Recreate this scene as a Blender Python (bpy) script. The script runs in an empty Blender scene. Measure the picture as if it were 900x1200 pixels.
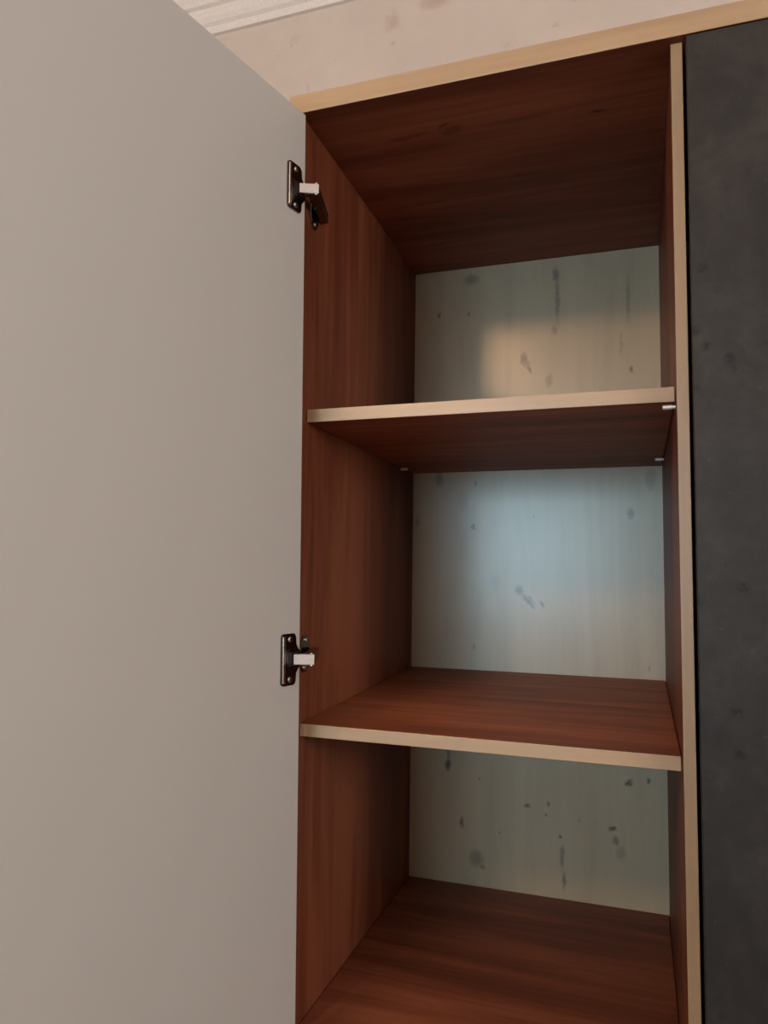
import bpy, bmesh, math, random
from mathutils import Vector, Matrix

random.seed(7)
scene = bpy.context.scene
COL = scene.collection

# ------------------------------------------------------------------ camera
ZO = 1.45                      # height of the lens above the floor
YAW, PITCH, ROLL, FPX = -0.3306, 0.0832, 0.0146, 870.57
cam_data = bpy.data.cameras.new('camera')
cam_data.sensor_fit = 'VERTICAL'
cam_data.sensor_height = 24.0
cam_data.lens = 24.0 * FPX / 1200.0
cam_data.clip_start = 0.02
cam = bpy.data.objects.new('camera', cam_data)
COL.objects.link(cam)
fw = Vector((math.sin(YAW) * math.cos(PITCH), math.cos(YAW) * math.cos(PITCH), math.sin(PITCH)))
rt = Vector((math.cos(YAW), -math.sin(YAW), 0))
up = rt.cross(fw)
r2 = rt * math.cos(ROLL) + up * math.sin(ROLL)
u2 = -rt * math.sin(ROLL) + up * math.cos(ROLL)
M = Matrix((r2, u2, -fw)).transposed().to_4x4()
M.translation = Vector((0.4542, -0.9391, ZO))
cam.matrix_world = M
scene.camera = cam

# ------------------------------------------------------------------ light
scene.view_settings.view_transform = 'Standard'
scene.view_settings.look = 'None'
scene.view_settings.exposure = 0.0
scene.view_settings.gamma = 1.0
scene.view_settings.use_curve_mapping = False
world = bpy.data.worlds.new('world')
scene.world = world
world.use_nodes = True
world.node_tree.nodes['Background'].inputs[0].default_value = (0.55, 0.75, 1.0, 1)
world.node_tree.nodes['Background'].inputs[1].default_value = 0.35

WIN = dict(x0=-1.00, x1=0.28, z0=1.15, z1=2.15, y=-3.3)     # window in the wall behind the photographer
wl = bpy.data.lights.new('window_daylight', 'AREA')
wl.shape = 'RECTANGLE'
wl.size = WIN['x1'] - WIN['x0'] - 0.06
wl.size_y = WIN['z1'] - WIN['z0'] - 0.06
wl.color = (0.56, 0.85, 1.0)
wl.energy = 44.0
wlo = bpy.data.objects.new('window_daylight', wl)
COL.objects.link(wlo)
wlo.location = ((WIN['x0'] + WIN['x1']) / 2, WIN['y'] - 0.16, (WIN['z0'] + WIN['z1']) / 2)
wlo.rotation_euler = (math.radians(90), 0, 0)      # shines to +y, into the room
ADDED_WIN = dict(y0=-2.40, y1=-0.90, z0=1.45, z1=2.25, x=2.4)     # added unseen window on the right, brightens the open door
wr = bpy.data.lights.new('added_side_fill', 'AREA')
wr.shape = 'RECTANGLE'
wr.size = ADDED_WIN['z1'] - ADDED_WIN['z0'] - 0.06
wr.size_y = ADDED_WIN['y1'] - ADDED_WIN['y0'] - 0.06
wr.color = (1.0, 0.88, 0.78)
wr.energy = 53.0
wro = bpy.data.objects.new('added_side_fill', wr)
COL.objects.link(wro)
wro.location = (ADDED_WIN['x'] + 0.16, (ADDED_WIN['y0'] + ADDED_WIN['y1']) / 2, (ADDED_WIN['z0'] + ADDED_WIN['z1']) / 2)
wro.rotation_euler = (0, math.radians(90), 0)      # shines to -x, into the room
LAMP = Vector((-0.54, -2.15, 2.62))
LAMP_STRENGTH = 122.0
LAMP_COLOR = (1.0, 0.60, 0.32)

# ------------------------------------------------------------------ node helpers
class NT:
    def __init__(s, name):
        s.m = bpy.data.materials.new(name)
        s.m.use_nodes = True
        s.t = s.m.node_tree
        s.b = s.t.nodes['Principled BSDF']
    def n(s, typ, **kw):
        nd = s.t.nodes.new(typ)
        for k, v in kw.items():
            setattr(nd, k, v)
        return nd
    def put(s, sock, v):
        if isinstance(v, bpy.types.NodeSocket):
            s.t.links.new(v, sock)
        elif v is not None:
            sock.default_value = v
    def math(s, op, a, b=None, c=None, clamp=False):
        nd = s.n('ShaderNodeMath', operation=op, use_clamp=clamp)
        for i, v in enumerate((a, b, c)):
            s.put(nd.inputs[i], v)
        return nd.outputs[0]
    def vmath(s, op, a, b=None):
        nd = s.n('ShaderNodeVectorMath', operation=op)
        s.put(nd.inputs[0], a)
        s.put(nd.inputs[1], b)
        return nd.outputs['Value'] if op in ('LENGTH', 'DOT_PRODUCT', 'DISTANCE') else nd.outputs['Vector']
    def mapping(s, vec, scale=(1, 1, 1), loc=(0, 0, 0), rot=(0, 0, 0)):
        nd = s.n('ShaderNodeMapping')
        s.put(nd.inputs[0], vec)
        nd.inputs['Location'].default_value = loc
        nd.inputs['Rotation'].default_value = rot
        nd.inputs['Scale'].default_value = scale
        return nd.outputs[0]
    def noise(s, vec, scale=5, detail=3, rough=0.55, dist=0.0):
        nd = s.n('ShaderNodeTexNoise')
        s.put(nd.inputs['Vector'], vec)
        nd.inputs['Scale'].default_value = scale
        nd.inputs['Detail'].default_value = detail
        nd.inputs['Roughness'].default_value = rough
        nd.inputs['Distortion'].default_value = dist
        return nd.outputs['Fac']
    def ramp(s, fac, stops):
        nd = s.n('ShaderNodeValToRGB')
        s.put(nd.inputs[0], fac)
        el = nd.color_ramp.elements
        while len(el) < len(stops):
            el.new(0.5)
        for e, (p, c) in zip(el, stops):
            e.position = p
            e.color = (c[0], c[1], c[2], 1)
        return nd.outputs[0]
    def mix(s, fac, a, b, blend='MIX'):
        nd = s.n('ShaderNodeMix', data_type='RGBA', blend_type=blend)
        s.put(nd.inputs[0], fac)
        for sock, v in ((nd.inputs[6], a), (nd.inputs[7], b)):
            s.put(sock, (*v, 1) if isinstance(v, tuple) and len(v) == 3 else v)
        return nd.outputs[2]
    def remap(s, v, a, b, c, d, smooth=True):
        nd = s.n('ShaderNodeMapRange', interpolation_type='SMOOTHSTEP' if smooth else 'LINEAR')
        s.put(nd.inputs[0], v)
        for i, x in enumerate((a, b, c, d)):
            nd.inputs[1 + i].default_value = x
        return nd.outputs[0]
    def obj(s):
        return s.n('ShaderNodeTexCoord').outputs['Object']
    def bump(s, h, strength=0.1, dist=0.001):
        nd = s.n('ShaderNodeBump')
        nd.inputs['Strength'].default_value = strength
        nd.inputs['Distance'].default_value = dist
        s.put(nd.inputs['Height'], h)
        s.t.links.new(nd.outputs[0], s.b.inputs['Normal'])
    def done(s, col=None, rough=None, metal=None, spec=None):
        if col is not None:
            s.put(s.b.inputs['Base Color'], (*col, 1) if isinstance(col, tuple) and len(col) == 3 else col)
        if rough is not None:
            s.put(s.b.inputs['Roughness'], rough)
        if metal is not None:
            s.b.inputs['Metallic'].default_value = metal
        if spec is not None:
            s.b.inputs['Specular IOR Level'].default_value = spec
        return s.m


def wood(name, grain, dark, mid, light, knots=(), plane='XZ', knot_col=(0.03, 0.012, 0.006), rough=0.42, contrast=1.0,
         seed=(0, 0, 0), spec=0.5, fine=1.0, coat=0.0):
    """laminate board: grain runs along the named axis; knots are flat print at given places on the sheet"""
    t = NT(name)
    P = t.vmath('ADD', t.obj(), seed)
    lo, hi = 1.3, 13.0
    sc = {'X': (lo, hi, hi), 'Y': (hi, lo, hi), 'Z': (hi, hi, lo)}[grain]
    warp = t.noise(t.mapping(P, tuple(x * 0.35 for x in sc)), 1.0, 2, 0.5)
    a = t.noise(t.mapping(P, sc), 1.0, 4, 0.6, 1.2)                       # broad figure
    sc2 = {'X': (2.2, 90, 90), 'Y': (90, 2.2, 90), 'Z': (90, 90, 2.2)}[grain]
    b = t.noise(t.mapping(P, sc2), 1.0, 3, 0.65, 0.4)                     # fine pores
    sc3 = {'X': (0.5, 6.0, 6.0), 'Y': (6.0, 0.5, 6.0), 'Z': (6.0, 6.0, 0.5)}[grain]
    c = t.noise(t.mapping(P, sc3), 1.0, 1, 0.5, 0.0)                      # staves
    f = t.math('ADD', t.math('MULTIPLY', a, 0.60), t.math('MULTIPLY', b, 0.22 * fine))
    f = t.math('ADD', f, t.math('MULTIPLY', c, 0.30))
    f = t.math('ADD', f, t.math('MULTIPLY', t.math('SUBTRACT', warp, 0.5), 0.25))
    f = t.math('ADD', t.math('MULTIPLY', t.math('SUBTRACT', f, 0.56 + 0.11 * (fine - 1)), 2.1 * contrast), 0.5, clamp=True)
    col = t.ramp(f, [(0.0, dark), (0.5, mid), (1.0, light)])
    if knots:
        w = t.n('ShaderNodeTexNoise')
        t.put(w.inputs['Vector'], t.obj())
        w.inputs['Scale'].default_value = 95
        w.inputs['Detail'].default_value = 3
        wv = t.vmath('MULTIPLY', t.vmath('SUBTRACT', w.outputs['Color'], (0.5, 0.5, 0.5)), (0.011, 0.011, 0.011))
        Q = t.vmath('ADD', t.obj(), wv)
        acc = None
        for (ka, kb, ra, rb, rot, st) in knots:
            if plane == 'XZ':
                cpos, sc_, rr = (ka, 0, kb), (1 / ra, 0, 1 / rb), (0, math.radians(-rot), 0)
            else:
                cpos, sc_, rr = (ka, kb, 0), (1 / ra, 1 / rb, 0), (0, 0, math.radians(rot))
            v = t.vmath('SUBTRACT', Q, cpos)
            if rot:
                v = t.mapping(v, (1, 1, 1), (0, 0, 0), rr)
            ln = t.vmath('LENGTH', t.vmath('MULTIPLY', v, sc_))
            k = t.remap(ln, 0.35, 1.40, st, 0.0)
            acc = k if acc is None else t.math('MAXIMUM', acc, k)
        acc = t.math('MULTIPLY', acc, t.remap(b, 0.2, 0.7, 0.75, 1.0))
        col = t.mix(acc, col, knot_col)
    t.bump(b, 0.12, 0.0006)
    t.b.inputs['Coat Weight'].default_value = coat
    t.b.inputs['Coat Roughness'].default_value = 0.28
    t.b.inputs['Coat IOR'].default_value = 1.58
    return t.done(col, rough, spec=spec)


# ------------------------------------------------------------------ mesh helpers
def link(name, bm, mats, parent=None, smooth=False):
    me = bpy.data.meshes.new(name)
    bmesh.ops.recalc_face_normals(bm, faces=bm.faces)
    bm.to_mesh(me)
    bm.free()
    for m in (mats if isinstance(mats, (list, tuple)) else [mats]):
        me.materials.append(m)
    if smooth:
        for p in me.polygons:
            p.use_smooth = True
    o = bpy.data.objects.new(name, me)
    COL.objects.link(o)
    o.parent = parent
    return o


def empty(name, label, cat, loc=(0, 0, 0)):
    o = bpy.data.objects.new(name, None)
    COL.objects.link(o)
    o.location = loc
    o.empty_display_size = 0.1
    o['label'] = label
    o['category'] = cat
    return o


def hexa(bm, c, bevel=0.0):
    """c: 8 corners, order (x0y0z0, x1y0z0, x1y1z0, x0y1z0) then the same at z1"""
    vs = [bm.verts.new(p) for p in c]
    fs = [bm.faces.new([vs[i] for i in q]) for q in
          ((0, 3, 2, 1), (4, 5, 6, 7), (0, 1, 5, 4), (1, 2, 6, 5), (2, 3, 7, 6), (3, 0, 4, 7))]
    if bevel:
        es = list({e for f in fs for e in f.edges})
        bmesh.ops.bevel(bm, geom=es, offset=bevel, segments=2, affect='EDGES', profile=0.5)


def boxc(x0, x1, y0, y1, z0, z1):
    return [(x0, y0, z0), (x1, y0, z0), (x1, y1, z0), (x0, y1, z0), (x0, y0, z1), (x1, y0, z1), (x1, y1, z1), (x0, y1, z1)]


def box(bm, x0, x1, y0, y1, z0, z1, bevel=0.0):
    hexa(bm, boxc(x0, x1, y0, y1, z0, z1), bevel)


def cyl(bm, p, q, r, n=16, r2=None):
    p, q = Vector(p), Vector(q)
    d = (q - p)
    mtx = Matrix.Translation((p + q) / 2) @ d.to_track_quat('Z', 'Y').to_matrix().to_4x4()
    return bmesh.ops.create_cone(bm, cap_ends=True, segments=n, radius1=r, radius2=r if r2 is None else r2,
                                 depth=d.length, matrix=mtx)['verts']


def structure(name, bm, mat, parent=None):
    o = link(name, bm, mat, parent)
    if parent is None:
        o['kind'] = 'structure'
    return o


# ------------------------------------------------------------------ materials
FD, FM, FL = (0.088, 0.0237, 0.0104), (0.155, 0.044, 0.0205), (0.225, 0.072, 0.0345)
BACK_KNOTS = [(0.1191, 0.6368, 0.0188, 0.0127, 0, 0.45), (0.0493, 0.5643, 0.0042, 0.0067, 0, 0.75), (0.1147, 0.5614, 0.003, 0.0054, 0, 0.6), (0.2981, 0.6267, 0.0069, 0.0183, 0, 0.55), (0.3013, 0.5788, 0.0052, 0.0641, 0, 0.4), (0.2958, 0.5085, 0.0069, 0.0118, 0, 0.35), (0.2325, 0.454, 0.0088, 0.0157, 0, 0.8), (0.2378, 0.4427, 0.0105, 0.0078, 20, 0.6), (0.2431, 0.4295, 0.0044, 0.0117, -25, 0.75), (0.2841, 0.4036, 0.0086, 0.0153, 0, 0.5), (0.4456, 0.414, 0.0041, 0.0083, 0, 0.7), (0.4409, 0.5599, 0.0048, 0.058, 0, 0.3), (0.4268, 0.4697, 0.0032, 0.0302, 0, 0.25), (0.0518, 0.2034, 0.0095, 0.017, 0, 0.5), (0.1304, 0.1928, 0.0037, 0.0056, 0, 0.5), (0.1049, 0.1583, 0.0147, 0.0239, 0, 0.22), (0.1266, 0.1021, 0.0055, 0.0081, 0, 0.8), (0.4413, 0.126, 0.0078, 0.0119, 0, 0.65), (0.2227, -0.0296, 0.0095, 0.0118, 0, 0.8), (0.2397, -0.05, 0.0051, 0.0218, -42, 0.8), (0.2458, -0.0464, 0.0034, 0.0134, -42, 0.6), (0.2679, -0.0579, 0.0034, 0.01, -20, 0.6), (0.004, 0.1122, 0.0058, 0.0093, 0, 0.4), (0.4793, 0.1934, 0.0123, 0.0241, 0, 0.3), (0.471, -0.1728, 0.003, 0.0061, 0, 0.35), (0.1301, -0.1476, 0.0036, 0.005, 0, 0.4), (0.253, 0.1222, 0.0026, 0.0039, 0, 0.4), (0.1725, -0.0131, 0.0124, 0.0241, 0, 0.15), (0.0757, -0.3908, 0.0073, 0.0154, 0, 0.9), (0.0755, -0.3718, 0.0045, 0.0217, 0, 0.5), (0.1052, -0.5036, 0.0053, 0.0118, 0, 0.75), (0.1413, -0.4134, 0.0028, 0.0045, 0, 0.55), (0.1355, -0.5703, 0.0157, 0.02, 0, 0.45), (0.1478, -0.5853, 0.0069, 0.0071, 0, 0.5), (0.2383, -0.4549, 0.0067, 0.0051, 0, 0.75), (0.28, -0.4478, 0.0033, 0.0046, 0, 0.65), (0.2758, -0.4681, 0.0026, 0.0032, 0, 0.6), (0.3011, -0.5063, 0.0049, 0.0042, 0, 0.75), (0.305, -0.5429, 0.0048, 0.0264, 0, 0.5), (0.3088, -0.5889, 0.0045, 0.0191, 0, 0.55), (0.338, -0.4722, 0.0025, 0.0028, 0, 0.55), (0.431, -0.3916, 0.0053, 0.0086, 35, 0.85), (0.466, -0.3855, 0.0045, 0.0071, 0, 0.85), (0.4004, -0.4798, 0.0069, 0.0056, 0, 0.85), (0.4064, -0.5012, 0.0069, 0.0097, 0, 0.5), (0.4139, -0.5238, 0.0092, 0.0177, 0, 0.3), (0.183, -0.5135, 0.0026, 0.0029, 0, 0.5)]
BACK_KNOTS = [(a, b + ZO, c * 0.9, d * 0.9, r, min(1, s * 1.1)) for a, b, c, d, r, s in BACK_KNOTS]
M_face_z = wood('brown_oak_upright', 'Z', FD, FM, FL, contrast=1.7, rough=0.50, spec=0.22)
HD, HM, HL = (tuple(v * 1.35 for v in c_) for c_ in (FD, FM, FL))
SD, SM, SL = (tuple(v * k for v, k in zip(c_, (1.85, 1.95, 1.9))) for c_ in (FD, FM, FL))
M_face_x_lit = wood('brown_oak_lit', 'X', SD, SM, SL, contrast=1.7, seed=(0.3, 1.7, 0.0), rough=0.50, spec=0.22)  # lighter copy of the board wood, lamp light on the shelves put into colour
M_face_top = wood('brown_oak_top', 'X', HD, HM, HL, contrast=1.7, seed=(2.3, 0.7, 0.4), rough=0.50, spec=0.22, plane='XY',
                  knots=[(0.199, 0.0926, 0.020, 0.010, 15, 0.45), (0.188, 0.080, 0.012, 0.004, 30, 0.6), (0.13, 0.092, 0.035, 0.006, 5, 0.45),
                         (0.285, 0.25, 0.03, 0.005, 0, 0.4), (0.407, 0.111, 0.008, 0.004, 0, 0.7), (0.30, 0.10, 0.05, 0.006, 0, 0.3)])
M_face_low_shaded = wood('brown_oak_shaded', 'X', HD, HM, HL, contrast=1.7, seed=(1.1, 2.2, 0.6), rough=0.50, spec=0.22)  # darker copy for the lower shelves, their shade put into the colour
M_back = wood('pale_oak_back_sheet', 'Z', (0.32, 0.252, 0.155), (0.43, 0.345, 0.225), (0.51, 0.42, 0.285), knots=BACK_KNOTS,
              knot_col=(0.02, 0.016, 0.012), rough=0.38, contrast=0.8, fine=0.8, coat=1.0)
ED, EM, EL = (0.31, 0.195, 0.105), (0.40, 0.27, 0.16), (0.46, 0.33, 0.21)
M_edge_x = wood('oak_edge_band_level', 'X', ED, EM, EL, rough=0.42, contrast=1.1, coat=1.0, seed=(0.5, 0, 3))
M_edge_z = wood('oak_edge_band_upright', 'Z', ED, EM, EL, rough=0.42, contrast=1.1, coat=1.0, seed=(0.1, 2, 0))


def mat_door_inside():
    t = NT('greige_laminate')
    n = t.noise(t.obj(), 420, 2, 0.6)
    t.bump(n, 0.10, 0.0004)
    return t.done((0.495, 0.482, 0.466), 0.5)


def mat_concrete():
    t = NT('anthracite_concrete_laminate')
    P = t.obj()
    a = t.noise(P, 9, 5, 0.62, 0.6)
    b = t.noise(P, 46, 4, 0.65)
    f = t.math('ADD', t.math('MULTIPLY', a, 0.65), t.math('MULTIPLY', b, 0.4))
    col = t.ramp(f, [(0.33, (0.010, 0.0093, 0.0095)), (0.52, (0.0185, 0.0172, 0.0174)), (0.72, (0.034, 0.032, 0.031))])
    v = t.n('ShaderNodeTexVoronoi', feature='F1')
    t.put(v.inputs['Vector'], t.vmath('ADD', P, t.vmath('MULTIPLY', t.n('ShaderNodeTexCoord').outputs['Object'], (0.0, 0.0, 0.0))))
    v.inputs['Scale'].default_value = 30
    pick = t.n('ShaderNodeSeparateColor')
    t.t.links.new(v.outputs['Color'], pick.inputs[0])
    spot = t.math('MULTIPLY', t.remap(v.outputs['Distance'], 0.08, 0.30, 1, 0), t.remap(pick.outputs[0], 0.45, 0.60, 0, 1))
    spot = t.math('MULTIPLY', spot, t.remap(t.noise(P, 190, 2, 0.6), 0.36, 0.52, 0.0, 1.0))
    col = t.mix(spot, col, (0.005, 0.005, 0.006))
    pale = t.remap(t.noise(P, 120, 3, 0.7), 0.66, 0.76, 0, 0.35)
    col = t.mix(pale, col, (0.09, 0.088, 0.085))
    t.bump(t.math('SUBTRACT', b, spot), 0.15, 0.0008)
    return t.done(col, 0.5, spec=0.35)


def mat_wallpaper():
    t = NT('pink_beige_wallpaper')
    P = t.obj()
    base = t.ramp(t.noise(P, 7, 4, 0.6), [(0.3, (0.60, 0.535, 0.49)), (0.7, (0.66, 0.585, 0.535))])
    blot = t.remap(t.noise(P, 13, 5, 0.62, 0.5), 0.66, 0.76, 0, 0.22)
    col = t.mix(blot, base, (0.38, 0.235, 0.18))
    sp = t.remap(t.noise(P, 38, 3, 0.6), 0.71, 0.77, 0, 0.35)
    col = t.mix(sp, col, (0.30, 0.20, 0.16))
    w = t.n('ShaderNodeTexNoise')
    t.put(w.inputs['Vector'], P)
    w.inputs['Scale'].default_value = 45
    w.inputs['Detail'].default_value = 4
    Q = t.vmath('ADD', P, t.vmath('MULTIPLY', t.vmath('SUBTRACT', w.outputs['Color'], (0.5, 0.5, 0.5)), (0.035, 0.0, 0.035)))
    for kx, kz, ra, rb, st in ((-0.076, 1.295, 0.020, 0.028, 0.30), (0.027, 1.325, 0.045, 0.025, 0.38), (-0.079, 1.243, 0.010, 0.008, 0.35),
                               (-0.292, 1.180, 0.010, 0.012, 0.18), (0.30, 1.20, 0.012, 0.008, 0.22), (-0.33, 1.31, 0.02, 0.01, 0.12)):
        v = t.vmath('MULTIPLY', t.vmath('SUBTRACT', Q, (kx, 0, kz + ZO)), (1 / ra, 0, 1 / rb))
        col = t.mix(t.remap(t.vmath('LENGTH', v), 0.2, 1.3, st, 0.0), col, (0.30, 0.16, 0.12))
    t.bump(t.noise(P, 260, 2, 0.6), 0.15, 0.0008)
    return t.done(col, 0.75)


def plain(name, col, rough=0.5, metal=0.0, nscale=200, bump=0.05, var=0.06):
    t = NT(name)
    n = t.noise(t.obj(), nscale, 3, 0.6)
    c0 = tuple(x * (1 - var) for x in col)
    c1 = tuple(min(1, x * (1 + var)) for x in col)
    t.bump(n, bump, 0.0004)
    return t.done(t.ramp(n, [(0.3, c0), (0.7, c1)]), rough, metal)


M_door_in = mat_door_inside()
M_concrete = mat_concrete()
M_wallpaper = mat_wallpaper()
M_paint = plain('cream_ceiling_paint', (0.55, 0.52, 0.49), 0.8)
M_cornice = plain('white_cornice_paint', (0.80, 0.77, 0.75), 0.6)
M_floor = wood('oak_floor', 'Y', (0.08, 0.045, 0.028), (0.12, 0.07, 0.042), (0.16, 0.10, 0.06), rough=0.5)
M_chrome_dark = plain('dark_nickel', (0.16, 0.14, 0.13), 0.22, 1.0)
M_chrome = plain('bright_nickel', (0.80, 0.78, 0.75), 0.18, 1.0)
M_satin = plain('satin_steel', (0.62, 0.56, 0.53), 0.42, 0.5)
M_pin = plain('zinc_pin', (0.90, 0.90, 0.88), 0.38, 0.6)
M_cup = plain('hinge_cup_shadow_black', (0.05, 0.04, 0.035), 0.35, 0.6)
M_frame = plain('white_window_frame', (0.75, 0.75, 0.75), 0.4)

# ------------------------------------------------------------------ room shell
RX0, RX1, RY0, RY1, RH = -2.2, 2.4, WIN['y'], 0.62, 2.955
bm = bmesh.new(); box(bm, RX0 - .2, RX1 + .2, RY0 - .2, RY1 + .2, -.1, 0); structure('floor', bm, M_floor)
bm = bmesh.new(); box(bm, RX0 - .2, RX1 + .2, RY0 - .2, RY1 + .2, RH, RH + .1); structure('ceiling', bm, M_paint)
bm = bmesh.new(); box(bm, RX0 - .2, RX1 + .2, RY1, RY1 + .2, 0, RH); structure('wall_back', bm, M_wallpaper)
bm = bmesh.new(); box(bm, RX0 - .2, RX0, RY0, RY1, 0, RH); structure('wall_left', bm, M_wallpaper)
bm = bmesh.new()
box(bm, RX1, RX1 + .2, RY0, ADDED_WIN['y0'], 0, RH)
box(bm, RX1, RX1 + .2, ADDED_WIN['y1'], RY1, 0, RH)
box(bm, RX1, RX1 + .2, ADDED_WIN['y0'], ADDED_WIN['y1'], 0, ADDED_WIN['z0'])
box(bm, RX1, RX1 + .2, ADDED_WIN['y0'], ADDED_WIN['y1'], ADDED_WIN['z1'], RH)
structure('wall_right', bm, M_wallpaper)
bm = bmesh.new()
xa, xb, za, zb = ADDED_WIN['y0'], ADDED_WIN['y1'], ADDED_WIN['z0'], ADDED_WIN['z1']
for (p0, p1, q0, q1) in ((xa, xa + .06, za, zb), (xb - .06, xb, za, zb), (xa + .06, xb - .06, za, za + .06),
                         (xa + .06, xb - .06, zb - .06, zb), ((xa + xb) / 2 - .03, (xa + xb) / 2 + .03, za + .06, zb - .06)):
    box(bm, RX1 + .06, RX1 + .12, p0, p1, q0, q1, 0.004)
structure('added_window_2', bm, M_frame)  # frame for the added side window
bm = bmesh.new()
y0, y1 = RY0 - .2, RY0
box(bm, RX0, WIN['x0'], y0, y1, 0, RH)
box(bm, WIN['x1'], RX1, y0, y1, 0, RH)
box(bm, WIN['x0'], WIN['x1'], y0, y1, 0, WIN['z0'])
box(bm, WIN['x0'], WIN['x1'], y0, y1, WIN['z1'], RH)
structure('wall_front', bm, M_wallpaper)
bm = bmesh.new()
xa, xb, za, zb = WIN['x0'], WIN['x1'], WIN['z0'], WIN['z1']
fy0, fy1 = RY0 - .12, RY0 - .06
for (p0, p1, q0, q1) in ((xa, xa + .06, za, zb), (xb - .06, xb, za, zb), (xa + .06, xb - .06, za, za + .06),
                         (xa + .06, xb - .06, zb - .06, zb), ((xa + xb) / 2 - .03, (xa + xb) / 2 + .03, za + .06, zb - .06)):
    box(bm, p0, p1, fy0, fy1, q0, q1, 0.004)
structure('window_1', bm, M_frame)

# ceiling cornice: a stepped cove profile swept along the back wall
bm = bmesh.new()
z_c = 1.3720 + ZO
prof = [(0, 0), (-.010, 0), (-.012, .006), (-.012, .018), (-.020, .024), (-.026, .034), (-.030, .046), (-.031, .054), (-.040, .058),
        (-.043, .066), (-.052, .082), (-.066, .094), (-.082, .102), (-.084, .110), (-.096, .112), (-.098, RH - z_c), (0, RH - z_c)]
rings = []
for x in (RX0, RX1):
    rings.append([bm.verts.new((x, RY1 + dy, z_c + dz)) for dy, dz in prof])
for i in range(len(prof)):
    j = (i + 1) % len(prof)
    bm.faces.new((rings[0][i], rings[0][j], rings[1][j], rings[1][i]))
bm.faces.new(rings[0]); bm.faces.new(list(reversed(rings[1])))
structure('trim_1', bm, M_cornice)

# ------------------------------------------------------------------ wardrobe
wardrobe = empty('wardrobe', 'tall oak wardrobe with open greige door, shelves inside and closed dark concrete-look door', 'wardrobe')
W, D = 0.5, 0.595
ZT, ZTT = 0.663 + ZO, 0.6908 + ZO            # underside and upper side of the top panel
YT = -0.013                                  # the top panel stands a little proud
T = 0.018
EB = 0.0015                                  # edge banding
XR = 1.06                                    # inner side of the far right panel
SK = -0.006                                  # the left side runs out of square by 6 mm towards the back
ZB = 0.08
R_DIV = 0.0135

# top panel
bm = bmesh.new(); hexa(bm, boxc(-T, XR + T, YT + EB, D + .012, ZT, ZTT), 0.0006)
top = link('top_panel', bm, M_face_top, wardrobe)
bm = bmesh.new(); hexa(bm, boxc(-T, XR + T, YT, YT + EB, ZT, ZTT), 0.0005)
link('edge_band', bm, M_edge_x, top)
# left side panel (slightly out of square)
bm = bmesh.new()
hexa(bm, [(-T, EB, 0), (0, EB, 0), (SK, D + .003, 0), (SK - T, D + .003, 0), (-T, EB, ZT), (0, EB, ZT), (SK, D + .003, ZT), (SK - T, D + .003, ZT)], 0.0005)
sp = link('side_panel', bm, M_face_z, wardrobe)
bm = bmesh.new(); hexa(bm, boxc(-T, 0, 0, EB, 0, ZT), 0.0004); link('edge_band', bm, M_edge_z, sp)
# divider
bm = bmesh.new(); hexa(bm, boxc(W, W + R_DIV, EB, D, 0, ZT), 0.0005)
dv = link('divider_panel', bm, M_face_z, wardrobe)
bm = bmesh.new(); hexa(bm, boxc(W, W + R_DIV, 0, EB, 0, ZT - .0005), 0.0004); link('edge_band', bm, M_edge_z, dv)
# right side panel
bm = bmesh.new(); hexa(bm, boxc(XR, XR + T, EB, D + .003, 0, ZT), 0.0005)
sp2 = link('side_panel', bm, M_face_z, wardrobe)
bm = bmesh.new(); hexa(bm, boxc(XR, XR + T, 0, EB, 0, ZT), 0.0004); link('edge_band', bm, M_edge_z, sp2)
# back sheet
bm = bmesh.new(); hexa(bm, boxc(SK - .004, XR + .004, D, D + .003, ZB, ZT))
bk = link('back_panel', bm, M_back, wardrobe)
bk['label'] = 'pale knotty back sheet'
# bottom and plinth
bm = bmesh.new(); box(bm, 0, W, .002, D, ZB - T, ZB, 0.0005); link('bottom_panel', bm, M_face_x_lit, wardrobe)
bm = bmesh.new(); box(bm, W + R_DIV, XR, .002, D, ZB - T, ZB, 0.0005); link('bottom_panel', bm, M_face_x_lit, wardrobe)
bm = bmesh.new(); box(bm, 0, W, .03, .046, 0, ZB - T); link('plinth', bm, M_face_x_lit, wardrobe)
bm = bmesh.new(); box(bm, W + R_DIV, XR, .03, .046, 0, ZB - T); link('plinth', bm, M_face_x_lit, wardrobe)


def shelf(zt_front, zb_front, zt_back, yf, label, mat, gap=0.0012):
    th = zt_front - zb_front
    xl0, xl1 = gap + SK * yf / D, gap + SK
    xr = W - gap
    f = lambda y: zt_front + (zt_back - zt_front) * (y - yf) / (D - yf)
    def cs(y0, y1, xa0, xa1):
        return [(xa0, y0, f(y0) - th), (xr, y0, f(y0) - th), (xr, y1, f(y1) - th), (xa1, y1, f(y1) - th),
                (xa0, y0, f(y0)), (xr, y0, f(y0)), (xr, y1, f(y1)), (xa1, y1, f(y1))]
    bm = bmesh.new(); hexa(bm, cs(yf + EB, D - .001, xl0, xl1), 0.0005)
    o = link('shelf', bm, mat, wardrobe)
    if label:
        o['label'] = label
    bm = bmesh.new(); hexa(bm, cs(yf, yf + EB, xl0, xl0), 0.0004)
    link('edge_band', bm, M_edge_x, o)
    return o


YS = 0.031
shelf(0.2364 + ZO, 0.2177 + ZO, 0.2366 + ZO, YS, 'upper shelf resting on metal pins', M_face_x_lit)
shelf(-0.2112 + ZO, -0.2282 + ZO, -0.1945 + ZO, YS, 'middle shelf', M_face_x_lit)
shelf(-0.6236 + ZO, -0.6416 + ZO, -0.6236 + ZO, YS, 'lowest shelf in view', M_face_low_shaded)
shelf(-1.0 + ZO, -1.018 + ZO, -1.0 + ZO, YS, None, M_face_low_shaded)

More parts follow.
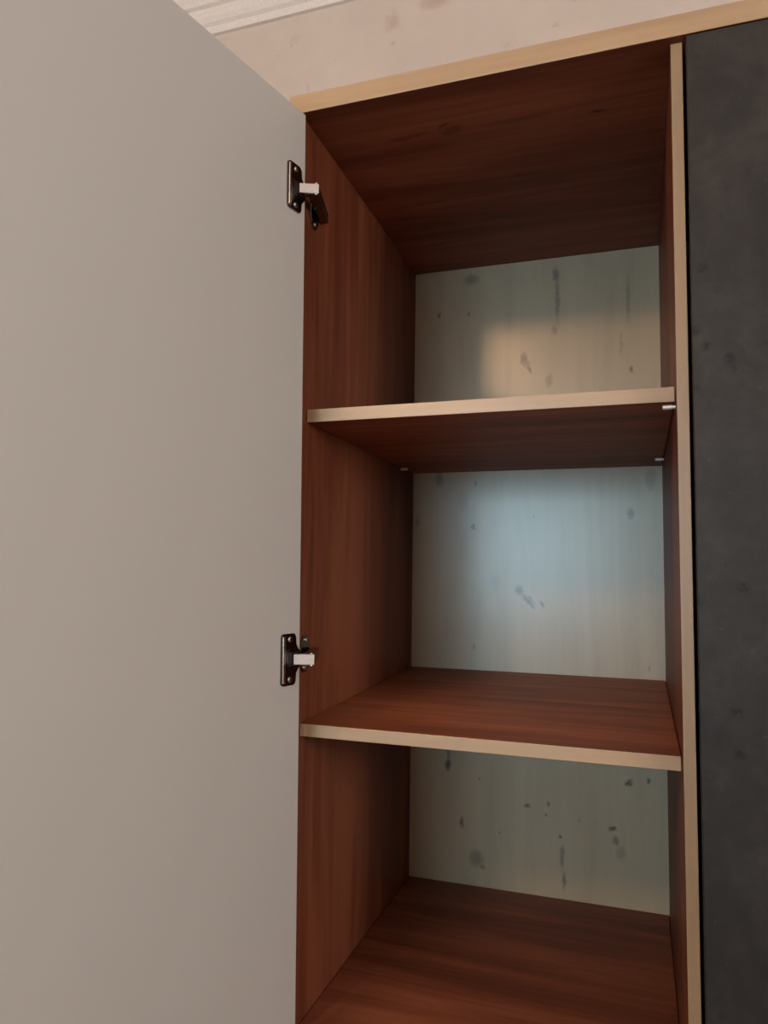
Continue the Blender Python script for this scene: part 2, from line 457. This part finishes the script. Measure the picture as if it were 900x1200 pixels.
# shelf pins: a round peg in the panel with a collar
def pin(x_wall, sgn, y, z):
    bm = bmesh.new()
    cyl(bm, (x_wall, y, z), (x_wall + sgn * .004, y, z), 0.0024, 14)
    cyl(bm, (x_wall + sgn * .0035, y, z), (x_wall + sgn * .0145, y, z), 0.0030, 14)
    cyl(bm, (x_wall + sgn * .0145, y, z), (x_wall + sgn * .0153, y, z), 0.0030, 14, 0.0022)
    o = link('shelf_pin', bm, M_pin, wardrobe)
    o['label'] = 'small bright metal shelf pin'
pin(W, -1, 0.0371, 0.2120 + ZO)
pin(W, -1, 0.4842, 0.2142 + ZO)
pin(SK * .5 / D, 1, 0.5000, 0.2142 + ZO)

# closed door of the right bay: overlay door with a concrete look
bm = bmesh.new(); box(bm, W + 0.0172, XR + .012, -.0195, -.0015, ZB - .02, ZT - .0070, 0.0010)
dd = link('door', bm, M_concrete, wardrobe)
dd['label'] = 'closed anthracite concrete-look door'

# open door of the left bay
TH = math.radians(12.8)
e_dir = Vector((-math.sin(TH), -math.cos(TH), 0))
n_dir = Vector((math.cos(TH), -math.sin(TH), 0))
KT = 0.0135
def H(z):                                     # hinge-side edge of the inner face (door hangs a touch out of plumb)
    return Vector((0.007 + (0.66 + ZO - z) * KT, -0.010, z))
DW, DT = 0.512, 0.018
z0d, z1d = ZB - .02, ZT - .003
bm = bmesh.new()
c = []
for z in (z0d, z1d):
    h = H(z)
    c += [tuple(h + e_dir * DW), tuple(h), tuple(h - n_dir * DT), tuple(h + e_dir * DW - n_dir * DT)]
hexa(bm, c, 0.0008)
bm.normal_update()
bmesh.ops.recalc_face_normals(bm, faces=bm.faces)
for f in bm.faces:
    f.material_index = 1 if f.normal.dot(n_dir) < -0.7 else 0
od = link('door', bm, [M_door_in, M_concrete], wardrobe)
od['label'] = 'open door with plain greige inner face'


def hinge(zc):
    """concealed cup hinge: flange on the door, arm across, mounting plate on the side panel"""
    O = H(zc)
    up_ = (H(zc + 1) - H(zc)).normalized()
    nn = up_.cross(e_dir); nn.normalize()
    if nn.dot(n_dir) < 0:
        nn = -nn
    def P(s, z, n):
        return tuple(O + e_dir * s + up_ * z + nn * n)
    def slab(bm, pts, n0, n1, bev=0.0):
        a = [bm.verts.new(P(s, z, n0)) for s, z in pts]
        b = [bm.verts.new(P(s, z, n1)) for s, z in pts]
        fs = [bm.faces.new(a), bm.faces.new(list(reversed(b)))]
        k = len(pts)
        for i in range(k):
            fs.append(bm.faces.new((a[i], a[(i + 1) % k], b[(i + 1) % k], b[i])))
        if bev:
            bmesh.ops.bevel(bm, geom=list(fs[1].edges), offset=bev, segments=3, affect='EDGES', profile=0.5)
    # flange outline: upright plate with rounded corners and a round bulge towards the hinge edge
    pts = []
    def arc(cx, cz, r, a0, a1, k=5):
        for i in range(k + 1):
            a = math.radians(a0 + (a1 - a0) * i / k)
            pts.append((cx + r * math.cos(a), cz + r * math.sin(a)))
    arc(0.036, 0.029, 0.005, 0, 90)
    arc(0.0165, 0.029, 0.005, 90, 180)
    pts.append((0.0115, 0.0185))
    for i in range(11):
        a = math.radians(118 + (242 - 118) * i / 10)
        pts.append((0.0195 + 0.0195 * math.cos(a), 0.0195 * math.sin(a)))
    pts.append((0.0115, -0.0185))
    arc(0.0165, -0.029, 0.005, 180, 270)
    arc(0.036, -0.029, 0.005, 270, 360)
    bm = bmesh.new(); slab(bm, pts, 0.0, 0.0028, 0.0009)
    root = link('hinge', bm, M_chrome_dark, wardrobe)
    root['label'] = 'dark nickel concealed cabinet hinge'
    # lip along the far side of the flange; brighter metal paints its lit edge
    bm = bmesh.new()
    slab(bm, [(0.0395, 0.030), (0.0355, 0.0315), (0.0345, 0.0300), (0.0345, -0.0300), (0.0355, -0.0315), (0.0395, -0.030)], 0.0028, 0.0042, 0.0009)
    link('flange_lip', bm, M_chrome, root)
    # cup rim; the shade in its well is painted as a dark slab
    bm = bmesh.new()
    ring = [(0.0195 + 0.0145 * math.cos(i * math.tau / 28), 0.0145 * math.sin(i * math.tau / 28)) for i in range(28)]
    slab(bm, ring, 0.0026, 0.0038, 0.0006)
    link('hinge_cup', bm, M_chrome_dark, root)
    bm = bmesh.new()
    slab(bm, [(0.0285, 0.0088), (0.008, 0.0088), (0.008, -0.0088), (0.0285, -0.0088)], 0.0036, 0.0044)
    link('cup_well_shade', bm, M_cup, root)
    # screws with a cross recess
    for zz in (0.0262, -0.0262):
        bm = bmesh.new()
        q = Vector(P(0.0240, zz, 0.0026)); q2 = Vector(P(0.0240, zz, 0.0046))
        cyl(bm, q, q2, 0.0042, 18, 0.0030)
        sc = link('screw', bm, M_chrome, root)
        bm = bmesh.new()
        for (a, b) in ((0.0022, 0.0006), (0.0006, 0.0022)):
            slab(bm, [(0.024 + a, zz + b), (0.024 - a, zz + b), (0.024 - a, zz - b), (0.024 + a, zz - b)], 0.0044, 0.0048)
        # the recess belongs to the screw head; kept inside the same part by joining its mesh
        tmp = bpy.data.meshes.new('recess'); bm.to_mesh(tmp); bm.free()
        full = bmesh.new(); full.from_mesh(sc.data)
        nf = len(full.faces)
        full.from_mesh(tmp)
        full.faces.ensure_lookup_table()
        for i in range(nf, len(full.faces)):
            full.faces[i].material_index = 1
        full.to_mesh(sc.data); full.free()
        sc.data.materials.append(M_cup)
        bpy.data.meshes.remove(tmp)
    # arm: a channel bridging from the cup to the mounting plate
    a0 = Vector(P(0.0190, 0, 0.0050))
    hx = O.x
    a1 = Vector((hx + 0.0255, -0.0185, zc))
    ax = (a1 - a0).normalized()
    side = ax.cross(Vector((0, 0, 1))).normalized()          # points to the opening
    if side.dot(n_dir) < 0:
        side = -side
    bm = bmesh.new()
    hw, th = 0.0068, 0.0030
    def ac(t, z, s):
        return tuple(a0 + (a1 - a0) * t + Vector((0, 0, z)) + side * s)
    cc = []
    for z in (-hw, hw):
        cc += [ac(0, z, 0), ac(1, z, 0), ac(1, z, th), ac(0, z, th)]
    hexa(bm, cc, 0.0007)
    arm = link('hinge_arm', bm, M_satin, root)
    arm['label'] = 'pale steel hinge arm'
    # cheeks of the channel
    for z in (-hw, hw):
        bm = bmesh.new()
        za, zb = (z - .0010, z) if z < 0 else (z, z + .0010)
        c8 = []
        for zz in (za, zb):
            c8 += [ac(0.05, zz, -0.007), ac(1.0, zz, -0.012), ac(1.0, zz, th), ac(0.35, zz, 0.001)]
        hexa(bm, c8, 0.0002)
        link('arm_cheek', bm, M_chrome_dark, root)
        bm = bmesh.new()
        pz = z + (0.0009 if z > 0 else -0.0009)
        cyl(bm, ac(0.86, pz - .0012, 0.0015), ac(0.86, pz + .0012, 0.0015), 0.0021, 12)
        link('pivot_pin', bm, M_chrome, root, True)
    # mounting plate: wing plate on the side panel with a raised rail and two screws
    xw = lambda y: SK * y / D
    bm = bmesh.new()
    wing = [(0.026, 0.006), (0.030, 0.020), (0.036, 0.026), (0.046, 0.026), (0.050, 0.020), (0.056, 0.008),
            (0.056, -0.008), (0.050, -0.020), (0.046, -0.026), (0.036, -0.026), (0.030, -0.020), (0.026, -0.006)]
    a = [bm.verts.new((xw(y), y, zc + z)) for y, z in wing]
    b = [bm.verts.new((xw(y) + 0.0025, y, zc + z)) for y, z in wing]
    bm.faces.new(a); top_f = bm.faces.new(list(reversed(b)))
    for i in range(len(wing)):
        j = (i + 1) % len(wing)
        bm.faces.new((a[i], a[j], b[j], b[i]))
    bmesh.ops.bevel(bm, geom=list(top_f.edges), offset=0.0008, segments=2, affect='EDGES', profile=0.5)
    link('mounting_plate', bm, M_chrome_dark, root)
    bm = bmesh.new()
    hexa(bm, [(hx + .006, -0.010, zc - .0072), (hx + 0.0250, -0.0170, zc - .0072), (0.0125, 0.066, zc - .0072), (0.0015, 0.066, zc - .0072),
              (hx + .006, -0.010, zc + .0072), (hx + 0.0250, -0.0170, zc + .0072), (0.0125, 0.066, zc + .0072), (0.0015, 0.066, zc + .0072)], 0.0012)
    link('mounting_rail', bm, M_chrome_dark, root)
    for zz in (0.0195, -0.0195):
        bm = bmesh.new()
        cyl(bm, (xw(.041) + .002, .041, zc + zz), (xw(.041) + .0042, .041, zc + zz), 0.0036, 16, 0.0026)
        link('plate_screw', bm, M_chrome, root)


hinge(0.539 + ZO)
hinge(-0.115 + ZO)
hinge(-0.80 + ZO)

# ------------------------------------------------------------------ pendant lamp (behind the photographer)
lamp = empty('pendant_lamp', 'bare warm bulb pendant hanging from the ceiling', 'lamp', (LAMP.x, LAMP.y, RH))
dz = LAMP.z - RH
bm = bmesh.new(); cyl(bm, (0, 0, -.03), (0, 0, 0), .05, 28, .035); link('ceiling_rose', bm, M_frame, lamp, False)
bm = bmesh.new(); cyl(bm, (0, 0, dz + .15), (0, 0, -.03), .003, 10); link('cord', bm, M_cup, lamp, True)
bm = bmesh.new(); cyl(bm, (0, 0, dz + .100), (0, 0, dz + .155), .018, 20, .012); link('socket', bm, M_cup, lamp, True)
bm = bmesh.new()
bmesh.ops.create_uvsphere(bm, u_segments=24, v_segments=14, radius=0.11)
for v in bm.verts:
    if v.co.z > 0.07:
        v.co.x *= 0.62; v.co.y *= 0.62
    v.co.z += dz
t = NT('glowing_bulb')
t.done((1, 0.9, 0.8), 0.3)
t.b.inputs['Emission Color'].default_value = (*LAMP_COLOR, 1)
t.b.inputs['Emission Strength'].default_value = LAMP_STRENGTH
link('bulb', bm, t.m, lamp, True)
